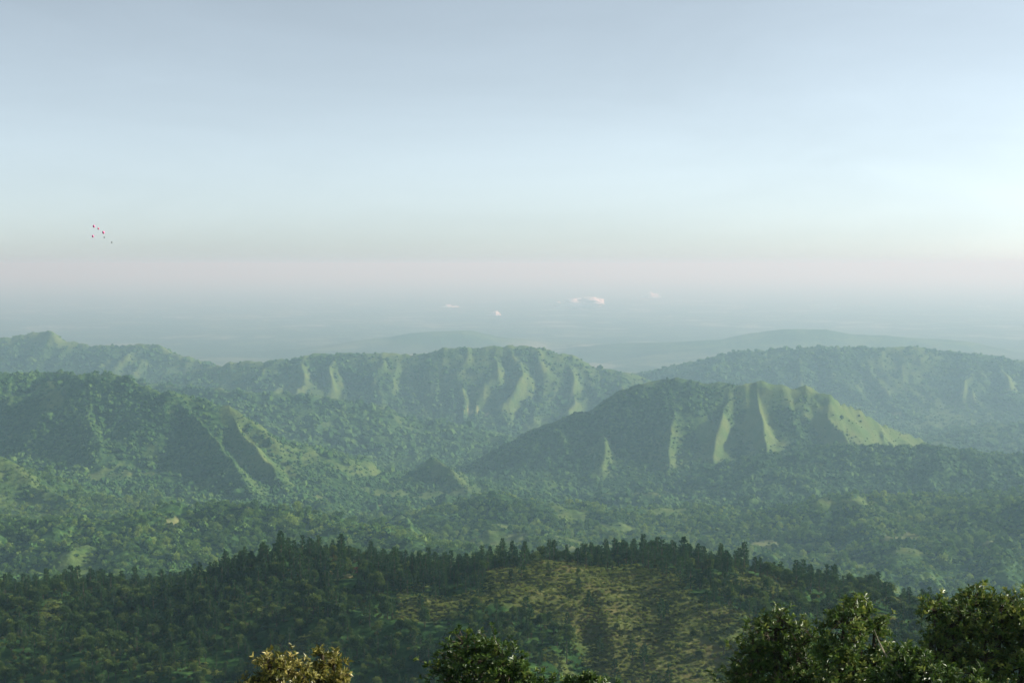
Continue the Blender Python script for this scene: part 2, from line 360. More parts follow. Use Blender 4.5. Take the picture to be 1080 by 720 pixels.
def bil(A, X, Y):
    fx = np.clip((X - GX0) / GC, 0, A.shape[1] - 1.001); fy = np.clip((Y - GY0) / GC, 0, A.shape[0] - 1.001)
    ix = fx.astype(int); iy = fy.astype(int); fx -= ix; fy -= iy
    return (A[iy, ix] * (1 - fx) + A[iy, ix + 1] * fx) * (1 - fy) + (A[iy + 1, ix] * (1 - fx) + A[iy + 1, ix + 1] * fx) * fy
GF = G0 + dG
cvx = blur(GF, 2) - blur(GF, 26)                # convex spurs > 0, gullies < 0
INB = lambda X, Y: (X > GX0) & (X < GX1 - GC) & (Y > GY0) & (Y < GY1 - GC)
def full_height(X, Y):
    H = height(X, Y)
    H = H + np.where(INB(X, Y), bil(dG, X, Y), 0)
    D = np.hypot(X, Y)
    H = H + np.interp(D, [450, 600, 760, 860, 1150, 1500], [0, 14, 11, 7, 8, 0]) * (fbm(X, Y, 130, 3, 66, True) - .25)
    H = H + np.interp(D, [0, 300, 800, 3000, 9000, 20000], [.15, .8, 1.6, 4, 9, 14]) * fbm(X, Y, 55, 3, 77) * np.interp(D, [9000, 16000], [1, .2])
    return H

# ------------------------------------------------------------------ terrain mesh (polar, fine in front, coarse behind)
az = list(np.arange(-25, 25.001, 0.047))
st = 0.1; a = 25.0; side = []
while a < 179.0:
    a += st; st = min(st * 1.18, 4.0); side.append(min(a, 180.0))
if side[-1] < 180: side.append(180.0)
az = np.radians(np.array([-s for s in side[::-1][1:]] + az + side))
rr = [3.0]
while rr[-1] < 160000:
    r_ = rr[-1]
    k = np.interp(math.log(r_), np.log([3, 300, 500, 650, 1300, 3000, 10000, 20000, 160000]), [.06, .03, .012, .0035, .004, .0042, .0055, .014, .03])
    rr.append(r_ * (1 + k))
rr = np.array(rr)
AZ, RR = np.meshgrid(az, rr)
TX = np.sin(AZ) * RR; TY = np.cos(AZ) * RR
TZ = full_height(TX, TY)
NR, NA = TX.shape
print('terrain grid', NR, NA)
# visibility (running maximum of the elevation angle outwards)
EA = TZ / RR
runmax = np.maximum.accumulate(EA, axis=0)
prev = np.vstack([np.full((1, NA), -9.0), runmax[:-1]])
below = (prev - EA) * RR                       # metres hidden below the sight line
PXg, PYg = to_px(TX, TY, TZ)

# cover attributes
conv = np.where(INB(TX, TY), bil(cvx, TX, TY), 0)
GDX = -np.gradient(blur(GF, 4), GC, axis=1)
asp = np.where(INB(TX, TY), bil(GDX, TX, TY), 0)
n1 = fbm(TX, TY, 420, 4, 91); n2 = fbm(TX, TY, 120, 3, 95)
grass = sstep(3, 16, conv + 9 * n1 + 5 * n2) * np.interp(RR, [1200, 3500, 4300, 6800], [0.2, .35, .35, .85]) 
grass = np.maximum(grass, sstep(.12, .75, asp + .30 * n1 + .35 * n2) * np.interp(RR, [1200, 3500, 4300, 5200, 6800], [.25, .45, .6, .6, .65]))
clear = sstep(.10, .32, fbm(TX, TY, 190, 4, 123)) * np.interp(RR, [1200, 1500, 3900, 4600], [0, .9, .8, .35]) * sstep(-.25, .05, fbm(TX, TY, 800, 2, 99))
grass = np.maximum(grass, clear)
range_g = np.interp(RR, [5600, 6800], [0, .55]) * sstep(-.35, .25, n1)
grass = np.maximum(grass, range_g)
def seg_mask(pts, hw, X=TX, Y=TY):
    bd = np.full(X.shape, 1e12)
    for a, b in zip(pts[:-1], pts[1:]):
        d = b[:2] - a[:2]; L2 = d @ d
        t = np.clip(((X - a[0]) * d[0] + (Y - a[1]) * d[1]) / L2, 0, 1)
        bd = np.minimum(bd, (X - a[0] - t * d[0]) ** 2 + (Y - a[1] - t * d[1]) ** 2)
    return np.sqrt(bd) / hw
GRASS_LINES = [
 ([(873,412,4980),(900,428,5010),(940,448,5060),(982,467,5120)], 170, 1.15),
 ([(850,405,5000),(868,430,4880),(884,452,4720)], 42, 1.0),
 ([(797,401,5000),(801,430,4860),(806,460,4700)], 75, .85),
 ([(760,440,4790),(756,470,4680)], 85, .8), ([(770,402,5000),(764,430,4860)], 45, .5),
 ([(708,450,4760),(706,475,4660)], 85, .6), ([(634,465,4800),(636,490,4600)], 55, .6),
 ([(40,380,4590),(54,408,4440),(58,430,4330)], 35, .7),
 ([(245,430,4290),(262,458,4120),(285,484,3970)], 38, .7), ([(262,440,4260),(290,470,4180),(305,490,4100)], 40, .55),
 ([(-30,470,3320),(0,482,3290),(20,520,3180)], 130, .55), ([(460,480,4300),(474,488,4250),(494,510,4120)], 60, .6),
 ([(50,350,8950),(70,358,8900)], 130, .9), ([(75,575,2250),(70,600,2100)], 40, .7),
 ([(600,611,822),(650,633,790),(690,666,745),(712,701,712),(728,741,680)], 38, .9),
 ([(470,651,785),(560,643,785),(620,651,770)], 24, .7), ([(700,611,815),(760,623,800),(820,637,795)], 14, .6), ([(900,645,785),(935,656,780)], 8, .9),
]
for pts, hw, s in GRASS_LINES:
    pw_ = np.array([P(*p) for p in pts])
    q = seg_mask(pw_, hw)
    grass = np.maximum(grass, s * sstep(1.75, 0.3, q + 0.6 * n2 + .7 * fbm(TX, TY, 40, 3, 9)))
nr = (RR > 450) & (RR < 1250)
near_g = sstep(0.10, 0.45, fbm(TX, TY, 45, 3, 15) + .25 * n2) * .55
grass = np.where(nr, np.maximum(grass * 1.0, near_g), grass)
bare = np.zeros_like(TX)
vis = below < 0.5
for (px, py, rx, ry, s, y0, y1) in [(184,551,14,4,1,1500,3000),(90,541,20,3,.6,1500,3000),(262,533,8,2.5,.7,1500,4000),(545,569,11,8,.5,1500,4000),(585,560,9,3,.5,1500,4000),
        (625,578,40,3,.7,1500,4000),(660,570,8,4,.5,1500,4000),(519,578,8,3,.7,1500,4000),(808,573,16,4,.8,1500,4000),(950,567,22,7,.6,1500,4000),(1048,573,14,4,.5,1500,4000),
        (497,434,8,1.6,1.3,4500,8000),(516,438,6,1.5,1.4,4500,8000),(487,449,9,1.5,.7,4500,8000),(945,437,7,3,.9,5000,9000),(395,535,12,3,.5,3000,5000),(360,522,8,4,.5,2500,5000),(690,520,25,2,.4,3000,5000)]:
    e = np.hypot((PXg - px) / rx, (PYg - py) / ry) + .35 * n2 + .3 * fbm(TX, TY, 40, 2, 19)
    bare = np.maximum(bare, np.where((RR > y0) & (RR < y1) & (below < 1), .8 * s * sstep(1.25, .7, e), 0))
plain = sstep(9500, 12500, RR + 800 * n1) * sstep(-760, -850, TZ)
gclear = np.maximum(grass, bare)

def structure_mesh(name, label, r0, r1, mat):
    i0, i1 = np.searchsorted(rr, [r0, r1]); i1 = min(i1, NR - 1)
    X = TX[i0:i1 + 1].ravel(); Y = TY[i0:i1 + 1].ravel(); Z = TZ[i0:i1 + 1].ravel()
    n = i1 - i0 + 1
    ii, jj = np.meshgrid(np.arange(n - 1), np.arange(NA - 1), indexing='ij')
    a = (ii * NA + jj).ravel()
    F = np.stack([a, a + 1, a + NA + 1, a + NA], 1)
    seam = (np.arange(n - 1) * NA)
    F = np.vstack([F, np.stack([seam + NA - 1, seam, seam + NA, seam + 2 * NA - 1], 1)])[:, ::-1]
    me = mesh_np(name, np.stack([X, Y, Z], 1), F, mat, {'near': sstep(1800, 1300, RR[i0:i1 + 1]).ravel(), 'grass': grass[i0:i1 + 1].ravel(), 'bare': bare[i0:i1 + 1].ravel(), 'plain': plain[i0:i1 + 1].ravel()}, True)
    return set3(link(name, me), label, kind='structure')
structure_mesh('ground', 'steep ground of the viewpoint hill dropping away below the camera', 0, 480, m_ground)
structure_mesh('near_hill', 'near wooded hill with pines on its crest and a dry grassy slope', 480, 1300, m_ground)
structure_mesh('middle_hills', 'rolling forested hills in the middle distance behind the near pine crest', 1300, 3620, m_ground)
structure_mesh('flat_topped_hill', 'green ridges and flat topped hill with fluted spurs rising from the valley', 3620, 5350, m_ground)
structure_mesh('hills', 'hazy long cliff edged ranges across the valley', 5350, 12000, m_ground)
structure_mesh('plain', 'far flat plain with faint fields fading into white haze', 12000, 170000, m_ground)

# ------------------------------------------------------------------ prototypes of foliage
def ico(sub):
    import bmesh
    bm = bmesh.new(); bmesh.ops.create_icosphere(bm, subdivisions=sub, radius=1)
    V = np.array([v.co[:] for v in bm.verts]); F = np.array([[v.index for v in f.verts] for f in bm.faces]); bm.free()
    return V, F
ICO2 = ico(2); ICO3 = ico(3)
def noise3(V, s, seed=0):
    return (noise2(V[:, 0] * s + 3 * seed, V[:, 1] * s + V[:, 2] * s * .7, seed) + noise2(V[:, 1] * s - 5, V[:, 2] * s + V[:, 0] * .6 * s, seed + 3) + noise2(V[:, 2] * s + 2, V[:, 0] * s - V[:, 1] * s * .5, seed + 6))
def canopy_blob(seed):
    V, F = ICO2; V = V.copy()
    d = 1 + 0.42 * noise3(V, 1.7, seed) + 0.30 * noise3(V, 4.1, seed + 20)
    V = V * d[:, None]; V[:, 2] = np.where(V[:, 2] < 0, V[:, 2] * .55, V[:, 2] * .95)
    V[:, 2] += .35
    return V, F
def tube(p0, p1, r0, r1, n=5):
    p0 = np.array(p0, float); p1 = np.array(p1, float); d = p1 - p0; d /= np.linalg.norm(d) + 1e-9
    u = np.cross(d, [0.3, 1, 0.1]); u /= np.linalg.norm(u); v = np.cross(d, u)
    t = np.arange(n) * 2 * np.pi / n
    ring = np.cos(t)[:, None] * u + np.sin(t)[:, None] * v
    V = np.vstack([p0 + ring * r0, p1 + ring * r1]); i = np.arange(n); j = (i + 1) % n
    return V, np.stack([i, j, j + n, i + n], 1)
def merge(parts):
    Vs, Fs, o = [], [], 0
    for V, F in parts:
        Vs.append(V); Fs.append(F + o); o += len(V)
    return np.vstack(Vs), np.vstack(Fs)
def cards(C_, N_, L, W, rg, fold=0.25):
    """leaf quads: centres, axis directions (outward), length, width"""
    n = len(C_)
    A = N_ + rg.normal(0, .45, (n, 3)); A /= np.linalg.norm(A, axis=1)[:, None]
    B = np.cross(A, rg.normal(0, 1, (n, 3))); B /= np.linalg.norm(B, axis=1)[:, None] + 1e-9
    U = np.cross(A, B)
    L = (L * rg.uniform(.7, 1.3, n))[:, None]; W = (W * rg.uniform(.7, 1.3, n))[:, None]
    p0 = C_; p1 = C_ + A * L * .5 + B * W * .5 + U * W * fold; p2 = C_ + A * L; p3 = C_ + A * L * .5 - B * W * .5 + U * W * fold
    V = np.stack([p0, p1, p2, p3], 1).reshape(-1, 3)
    F = np.arange(4 * n).reshape(n, 4)
    return V, F
def unit(n, rg):
    a = rg.normal(0, 1, (n, 3)); return a / np.linalg.norm(a, axis=1)[:, None]

def broad_crown(seed, n=900, leaf=0.55, lobes=8, h=7.0, rad=3.2):
    """rounded uneven crown of leaf clusters around several lobes; base at z=0"""
    rg = np.random.default_rng(seed); Vs = []; tint = []
    cs = []
    for k in range(lobes):
        t = rg.uniform(0, 2 * np.pi); q = rg.uniform(.15, .62) * rad; z = h * rg.uniform(.38, .78)
        cs.append((q * math.cos(t), q * math.sin(t), z, rad * rg.uniform(.34, .56)))
    cs.append((0, 0, h * .8, rad * .42))
    tot = sum(c[3] ** 2 for c in cs); parts = []
    for c in cs:
        m = max(20, int(n * c[3] ** 2 / tot)); u = unit(m, rg); u[:, 2] = np.where(u[:, 2] < -.3, -u[:, 2], u[:, 2])
        r = c[3] * rg.uniform(.55, 1.08, m) * (1 + .3 * noise3(u, 2.2, seed))
        p = np.array(c[:3]) + u * r[:, None] * [1, 1, .85]
        V, F = cards(p, u + [0, 0, .25], leaf, leaf * .75, rg)
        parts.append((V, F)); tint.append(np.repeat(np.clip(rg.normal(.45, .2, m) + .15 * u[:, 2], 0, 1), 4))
        V, F = ICO2; parts_core.append(None) if False else None
    V, F = merge(parts)
    return V, F, np.concatenate(tint), cs
def pine_crown(seed, h=12.0, n=1100, ragged=.5):
    rg = np.random.default_rng(seed); parts = []; tint = []; br = []
    lv = int(h * 1.5)
    for k in range(lv):
        z = h * (0.22 + 0.76 * k / lv); t = (z / h - .22) / .78
        R_ = h * (.22 * (1 - t) ** .75 + .025) * rg.uniform(.65, 1.2)
        nb = rg.integers(4, 7); a0 = rg.uniform(0, 6.28)
        for b in range(nb):
            if rg.random() < .16 * ragged * 2: continue
            a = a0 + b * 6.283 / nb + rg.normal(0, .25); L = R_ * rg.uniform(.6, 1.15)
            d = np.array([math.cos(a), math.sin(a), .18 + .35 * t]); p0 = np.array([0, 0, z])
            br.append((p0, p0 + d * L * .9))
            m = max(5, int(n / (lv * 5) * (.5 + L / (h * .2))))
            s = rg.uniform(.25, 1, m) ** .8
            p = p0 + d * (L * s)[:, None] + rg.normal(0, .13 * L ** .5, (m, 3)) * [1, 1, .6]
            V, F = cards(p, np.tile(d, (m, 1)) + [0, 0, .6], .62 * (h / 12) ** .5, .32, rg, .1)
            parts.append((V, F)); tint.append(np.repeat(np.clip(rg.normal(.4, .2, m) + .2 * (s - .5), 0, 1), 4))
    V, F = merge(parts)
    return V, F, np.concatenate(tint), br
parts_core = []
PINES, BROADS, SHRUBS = [], [], []
for k in range(5):
    h = 12.0
    V, F, t, br = pine_crown(100 + k, h, 1300, [.3, .6, .9, .5, 1.2][k])
    lean = rng.normal(0, .25, 2)
    crown = mesh_np('pine_crown', V, F, m_pine, {'tint': t})
    tr = [tube((0, 0, -1.5), (lean[0] * .3, lean[1] * .3, h * .5), .24, .16, 7), tube((lean[0] * .3, lean[1] * .3, h * .5), (0, 0, h * .97), .16, .03, 7)]
    tr += [tube(a, b, .05, .02, 3) for a, b in br]
    Vt, Ft = merge([(v, f) for v, f in tr])
    PINES.append((crown, mesh_np('pine_trunk', Vt, Ft, m_bark)))
def limb_trunk(cs, h, r=.22):
    tr = [tube((0, 0, -1.5), (0, 0, h * .35), r, r * .7, 7)]
    for c in cs: tr.append(tube((0, 0, h * .33), c[:3], r * .45, r * .12, 5))
    return merge(tr)
for k in range(5):
    V, F, t, cs = broad_crown(200 + k, 1100, .60, 7 + k % 3, 7.5, 3.4 + .25 * (k % 3))
    crown = mesh_np('broad_crown', V, F, m_broad, {'tint': t})
    Vt, Ft = limb_trunk(cs, 7.5)
    BROADS.append((crown, mesh_np('broad_trunk', Vt, Ft, m_bark)))
for k in range(4):
    V, F, t, cs = broad_crown(300 + k, 420, .34, 5, 1.9, 1.35)
    V[:, 2] -= .45
    crown = mesh_np('shrub_foliage', V, F, m_shrub, {'tint': t})
    SHRUBS.append((crown, None))

# ------------------------------------------------------------------ scatter
PROTO = {}
def proto_collection(name, meshes):
    col = bpy.data.collections.new(name)
    for i, me in enumerate(meshes):
        o = bpy.data.objects.new('%s_%02d' % (name, i), me); col.objects.link(o)
    return col
def join_meshes(pair, name):
    a, b = pair
    def get(me):
        V = np.empty(len(me.vertices) * 3, np.float32); me.vertices.foreach_get('co', V)
        F = np.empty(len(me.loops), np.int32); me.loops.foreach_get('vertex_index', F)
        return V.reshape(-1, 3), F.reshape(-1, 4)
    V1, F1 = get(a); t = np.empty(len(V1), np.float32); a.attributes['tint'].data.foreach_get('value', t)
    if b is None: return mesh_np(name, V1, F1, a.materials[0], {'tint': t})
    V2, F2 = get(b)
    me = mesh_np(name, np.vstack([V1, V2]), np.vstack([F1, F2 + len(V1)]), a.materials[0], {'tint': np.concatenate([t, np.zeros(len(V2))])})
    me.materials.append(b.materials[0])
    mi = np.zeros(len(F1) + len(F2), np.int32); mi[len(F1):] = 1; me.polygons.foreach_set('material_index', mi)
    return me
def scatter(name, label, cat, group, pos, scl, col, rotz=None):
    n = len(pos)
    me = bpy.data.meshes.new(name); me.vertices.add(n); me.vertices.foreach_set('co', np.asarray(pos, np.float32).ravel())
    at = me.attributes.new('scl', 'FLOAT_VECTOR', 'POINT'); at.data.foreach_set('vector', np.asarray(scl, np.float32).ravel())
    rot = np.zeros((n, 3), np.float32); rot[:, 2] = rng.random(n) * 6.283
    at = me.attributes.new('rot', 'FLOAT_VECTOR', 'POINT'); at.data.foreach_set('vector', rot.ravel())
    o = link(name, me)
    ng = bpy.data.node_groups.new(name, 'GeometryNodeTree')
    ng.interface.new_socket('Geometry', in_out='INPUT', socket_type='NodeSocketGeometry')
    ng.interface.new_socket('Geometry', in_out='OUTPUT', socket_type='NodeSocketGeometry')
    N = ng.nodes; gi = N.new('NodeGroupInput'); go = N.new('NodeGroupOutput')
    iop = N.new('GeometryNodeInstanceOnPoints'); ci = N.new('GeometryNodeCollectionInfo')
    ci.inputs['Collection'].default_value = col; ci.inputs['Separate Children'].default_value = True; ci.inputs['Reset Children'].default_value = True
    iop.inputs['Pick Instance'].default_value = True
    a1 = N.new('GeometryNodeInputNamedAttribute'); a1.data_type = 'FLOAT_VECTOR'; a1.inputs['Name'].default_value = 'scl'
    a2 = N.new('GeometryNodeInputNamedAttribute'); a2.data_type = 'FLOAT_VECTOR'; a2.inputs['Name'].default_value = 'rot'
    rv = N.new('FunctionNodeRandomValue'); rv.data_type = 'INT'
    for s_ in rv.inputs:
        if s_.type == 'INT' and s_.name == 'Min': s_.default_value = 0
        if s_.type == 'INT' and s_.name == 'Max': s_.default_value = len(col.objects) - 1
    e2r = N.new('FunctionNodeEulerToRotation')
    L = ng.links
    L.new(gi.outputs[0], iop.inputs['Points']); L.new(ci.outputs[0], iop.inputs['Instance'])
    L.new(a1.outputs[0], iop.inputs['Scale']); L.new(a2.outputs[0], e2r.inputs[0]); L.new(e2r.outputs[0], iop.inputs['Rotation'])
    L.new([x for x in rv.outputs if x.type == 'INT'][0], iop.inputs['Instance Index'])
    L.new(iop.outputs[0], go.inputs[0])
    md = o.modifiers.new('scatter', 'NODES'); md.node_group = ng
    set3(o, label, cat, group, 'stuff')
    return o

# candidate points on terrain cells, weighted by true area; kept where they can be seen (with a margin)
def candidates(r0, r1, spacing, margin, az_lim=R(23.5)):
    i0, i1 = np.searchsorted(rr, [r0, r1]); j = np.nonzero(np.abs(az) < az_lim)[0]; j0, j1 = j[0], j[-1]
    sl = (slice(i0, i1), slice(j0, j1))
    X, Y, Z = TX[sl], TY[sl], TZ[sl]
    dr = np.diff(rr)[i0:i1][:, None]; da = np.diff(az)[j0:j1][None, :]
    area = dr * da * RR[sl]
    dz1 = (TZ[i0 + 1:i1 + 1, j0:j1] - Z) / dr; dz2 = (TZ[i0:i1, j0 + 1:j1 + 1] - Z) / (da * RR[sl])
    area = area * np.sqrt(1 + dz1 ** 2 + dz2 ** 2)
    ok = (below[sl] < margin) & (PYg[sl] < 790)
    lam = np.where(ok, area / spacing ** 2, 0)
    cnt = rng.poisson(lam); ii, jj = np.nonzero(cnt); rep = cnt[ii, jj]
    ii = np.repeat(ii, rep) + i0; jj = np.repeat(jj, rep) + j0
    u = rng.random(len(ii)); v = rng.random(len(ii))
    bl = lambda A: (A[ii, jj] * (1 - u) + A[ii + 1, jj] * u) * (1 - v) + (A[ii, jj + 1] * (1 - u) + A[ii + 1, jj + 1] * u) * v
    return np.stack([bl(TX), bl(TY), bl(TZ)], 1), bl(gclear), bl(bare), bl(below), bl(conv)

def far_forest():
    blobs = [mesh_np('canopy', *canopy_blob(s), m_far_tree, None, False) for s in range(6)]
    col = proto_collection('canopy', blobs)
    lv = []
    for k in range(5):
        V, F, t, cs = broad_crown(700 + k, 230, 1.15, 6, 7.0, 3.3); V /= 3.6
        lv.append(mesh_np('leafy_canopy', V, F, m_leafy_far))
    for k in range(3):
        V, F = ICO3; V = V * (.85 + .34 * noise3(V, 1.8, 40 + k) + .32 * noise3(V, 4.6, 60 + k) + .2 * noise3(V, 9.0, 80 + k))[:, None]; V[:, 2] = V[:, 2] * .8 + .4
        lv.append(mesh_np('leafy_canopy', V, F, m_mid_far))
    leafy = proto_collection('leafy_canopy', lv)
    for nm, lb, r0, r1, sp, size, mg in (
        ('valley_forest', 'dark green forest of rounded crowns covering the middle hills', 1250, 3620, 7.6, 4.1, 14),
        ('hillside_forest', 'forest covering the green ridges and the flat topped hill', 3620, 5350, 8.6, 4.7, 20),
        ('distant_forest', 'hazy woodland on the far cliff edged ranges', 5350, 9800, 16.0, 8.0, 30)):
        p, g, b, bel, cv = candidates(r0, r1, sp, mg)
        n3 = fbm(p[:, 0], p[:, 1], 90, 3, 51)
        keep = rng.random(len(p)) > np.clip((g - .15) * 1.5, 0, .93)
        keep &= rng.random(len(p)) < np.clip(.72 + 1.3 * n3 - cv * .01, .15, 1)
        p = p[keep]; cv = cv[keep]; n3 = n3[keep]; g = g[keep]
        s = size * rng.lognormal(0, .36, len(p)) * (1 + .5 * fbm(p[:, 0], p[:, 1], 160, 3, 71)) * np.clip(1 - cv * .012, .7, 1.35) * (1 - .45 * np.clip(g, 0, 1))
        sc = np.stack([s, s, s * rng.uniform(.65, 1.25, len(p))], 1)
        print(nm, len(p))
        scatter(nm, lb, 'forest', None, p, sc, leafy if r0 < 3000 else col)
far_forest()

# ---- near hill: single pines, broadleaf trees and shrubs
def plant(kind, proto, pos, s, label, group, trunkmesh=True, stretch=1.0, rz=None):
    e = bpy.data.objects.new(kind, None); C.objects.link(e); e.location = pos
    e.rotation_euler = (0, 0, random.uniform(0, 6.28) if rz is None else rz); e.scale = (s, s, s * stretch); e.empty_display_size = .5
    cat = {'pine_tree': 'pine tree', 'broadleaf_tree': 'tree', 'shrub': 'shrub'}[kind]
    set3(e, label, cat, group)
    c = bpy.data.objects.new('foliage' if kind == 'shrub' else 'crown', proto[0]); c.parent = e; C.objects.link(c)
    if proto[1] is not None:
        t = bpy.data.objects.new('trunk', proto[1]); t.parent = e; C.objects.link(t)
    return e
def ground_z(x, y):
    return float(full_height(np.array([x]), np.array([y]))[0])
p, g, b, bel, cv = candidates(500, 1280, 3.6, 12)
PX, PY = to_px(p[:, 0], p[:, 1], p[:, 2])
crest = np.interp(PX, [-160, 0, 110, 175, 235, 330, 366, 440, 560, 700, 760, 820, 900, 960, 1050, 1150], [641, 635, 629, 633, 609, 600, 608, 617, 606, 606, 614, 629, 641, 659, 696, 731])
dcr = PY - crest                                   # pixels below the crest line
nn = fbm(p[:, 0], p[:, 1], 60, 3, 61)
grassy = g > .42
u = rng.random(len(p))
pine_d = np.where(dcr < 24, .38, np.where(dcr < 55, .24, .16)) * np.clip(.9 + 1.2 * nn, .2, 1.6)
pine_d *= np.where((PX > 195) & (PX < 370), 1.0, np.where((PX > 430) & (PX < 780), 1.0, .45)) * np.where(grassy, .12, 1) * np.where(PX > 780, .5, 1)
broad_d = .22 * np.clip(1 - 1.0 * nn, .3, 1.4) * np.where(grassy, .04, 1) * np.where((PX < 440) | (PX > 740), 1.15, .7)
shrub_d = np.where(grassy, .30, .45)
kind = np.where(u < pine_d, 0, np.where(u < pine_d + broad_d, 1, np.where(u < pine_d + broad_d + shrub_d, 2, -1)))
for (qx, qy, Yq, hw) in ((366, 601, 868, 3.6), (349, 599, 880, 2.6), (377, 608, 875, 3.4)):
    bx, by, _ = P(qx, qy, Yq); kind[(np.abs(p[:, 0] - bx * p[:, 1] / by) < hw) & (p[:, 1] > by - 30) & (p[:, 1] < by + 4)] = -1
# thin the tall trees so that neighbours keep some distance
def thin(idx, dmin):
    cell = {}; out = []
    for i in idx:
        x, y = p[i, 0], p[i, 1]; cx, cy = int(x // dmin), int(y // dmin); ok = True
        for a in (-1, 0, 1):
            for b_ in (-1, 0, 1):
                for q in cell.get((cx + a, cy + b_), ()):
                    if (p[q, 0] - x) ** 2 + (p[q, 1] - y) ** 2 < dmin * dmin: ok = False; break
        if ok: cell.setdefault((cx, cy), []).append(i); out.append(i)
    return np.array(out)
pine_i = thin(np.nonzero(kind == 0)[0], 4.4); broad_i = thin(np.nonzero(kind == 1)[0], 4.0); shrub_i = thin(np.nonzero(kind == 2)[0], 2.2)
print('near hill', len(pine_i), len(broad_i), len(shrub_i))
REG = [(-999, 110, 'at the far left edge'), (110, 200, 'in the saddle left of the knoll'), (200, 290, 'on the left half of the knoll'),
       (290, 385, 'on the right half of the knoll'), (385, 450, 'in the dip right of the knoll'), (450, 560, 'left of the grassy slope'),
       (560, 650, 'above the top of the grassy slope'), (650, 760, 'at the right of the grassy slope'), (760, 860, 'on the crest sloping down to the right'), (860, 9999, 'behind the leafy trees at right')]
def where(px, dc):
    row = 'on the crest skyline' if dc < 10 else ('just below the crest' if dc < 40 else 'low on the near hill')
    for a, b_, t in REG:
        if a <= px < b_: return row, t
def near_plants(kindname, idx, protos, smin, smax, adj, catword, stretch=(.9, 1.2), limit=300):
    s = rng.uniform(smin, smax, len(idx)) * np.where(rng.random(len(idx)) < .12, 1.25, 1)
    if kindname == 'pine_tree':
        s *= np.where(dcr[idx] < 12, 1.0, .82)
    infr = (PX[idx] > -5) & (PX[idx] < 1085) & (PY[idx] < 735) & (bel[idx] < 2.0)
    rank = np.where(infr, s / np.hypot(p[idx, 0], p[idx, 1]), -1)
    order = np.argsort(-rank); top = order[:limit]; rest = order[limit:]
    for q in top:
        i = idx[q]; row, reg = where(PX[i], dcr[i])
        plant(kindname, protos[random.randrange(len(protos))], p[i], float(s[q]), '%s %s, %s' % (adj, row, reg), '%ss %s, %s' % (catword, row, reg), stretch=random.uniform(*stretch))
    col = proto_collection(kindname + '_shape', [join_meshes(pr, kindname + '_shape') for pr in protos])
    return [(p[idx[rest]], s[rest], col, stretch)]
rest_p = near_plants('pine_tree', pine_i, PINES, .48, 1.22, 'dark green pine', 'pine')
rest_b = near_plants('broadleaf_tree', broad_i, BROADS, .35, 1.15, 'rounded broadleaf tree', 'broadleaf tree')
rest_s = near_plants('shrub', shrub_i, SHRUBS, .45, 1.25, 'low green shrub', 'shrub')
for (pos, s, col, st_), nm, lb in ((rest_p[0], 'pine_wood', 'smaller pines filling the wood on the near hill'), (rest_b[0], 'broadleaf_wood', 'smaller broadleaf trees filling the wood on the near hill'), (rest_s[0], 'undergrowth', 'low undergrowth covering the near hill')):
    sc = np.stack([s, s, s * rng.uniform(st_[0], st_[1], len(s))], 1)
    scatter(nm, lb, 'wood' if 'wood' in nm else 'undergrowth', None, pos, sc, col)

tufts = []
for k in range(4):
    V, F, t, cs = broad_crown(330 + k, 90, .42, 4, .9, .9); V[:, 2] -= .3
    tufts.append(mesh_np('grass_tuft', V, F, m_tuft, {'tint': t}))
pt, gt, _, _, _ = candidates(500, 1280, 1.9, 3)
kt = (gt > .3) & (rng.random(len(pt)) < .75); pt = pt[kt]; st_ = rng.uniform(.5, 1.5, len(pt))
print('tufts', len(pt))
scatter('dry_grass', 'rough olive and brown grass tufts on the open slope of the near hill', 'grass', None, pt, np.stack([st_, st_, st_ * rng.uniform(.5, .9, len(pt))], 1), proto_collection('grass_tuft', tufts))

# trees that stand out
for px, py, Y, s, pk, lb in ((164, 624, 890, 1.15, 2, 'tall ragged pine standing clear of the wood in the left saddle'),
        (449, 606, 835, 1.25, 3, 'lone tall dark pine rising right of the pine knoll'), (107, 622, 920, .95, 1, 'pine standing up from the low crest at left'),
        (276, 594, 900, 1.15, 0, 'tallest dark pine on top of the left pine knoll'), (327, 590, 900, 1.15, 4, 'tall pine at the right top of the pine knoll'),
        (766, 605, 808, 1.2, 0, 'broad dark pine at the right end of the crest row'), (920, 640, 770, 1.15, 2, 'slim ragged pine beside the small grassy knob at right'),
        (948, 655, 760, 1.2, 4, 'isolated dark pine right of the small grassy knob'), (618, 596, 832, 1.1, 1, 'pointed pine at the middle of the crest row'), (704, 597, 822, 1.1, 3, 'tall pine right of the middle of the crest row')):
    x, y, z = P(px, py, Y); z = ground_z(x, y)
    plant('pine_tree', PINES[pk], (x, y, z), s, lb, None, stretch=1.15)
x, y, z = P(377, 600, 875)
rt = plant('broadleaf_tree', (mesh_np('red_crown', *broad_crown(401, 700, .5, 6, 6.0, 2.4)[:2], m_red, {'tint': broad_crown(401, 700, .5, 6, 6.0, 2.4)[2]}), BROADS[0][1]), (x, y, ground_z(x, y)), 1.0, 'small reddish leaved tree on the right shoulder of the pine knoll', None)

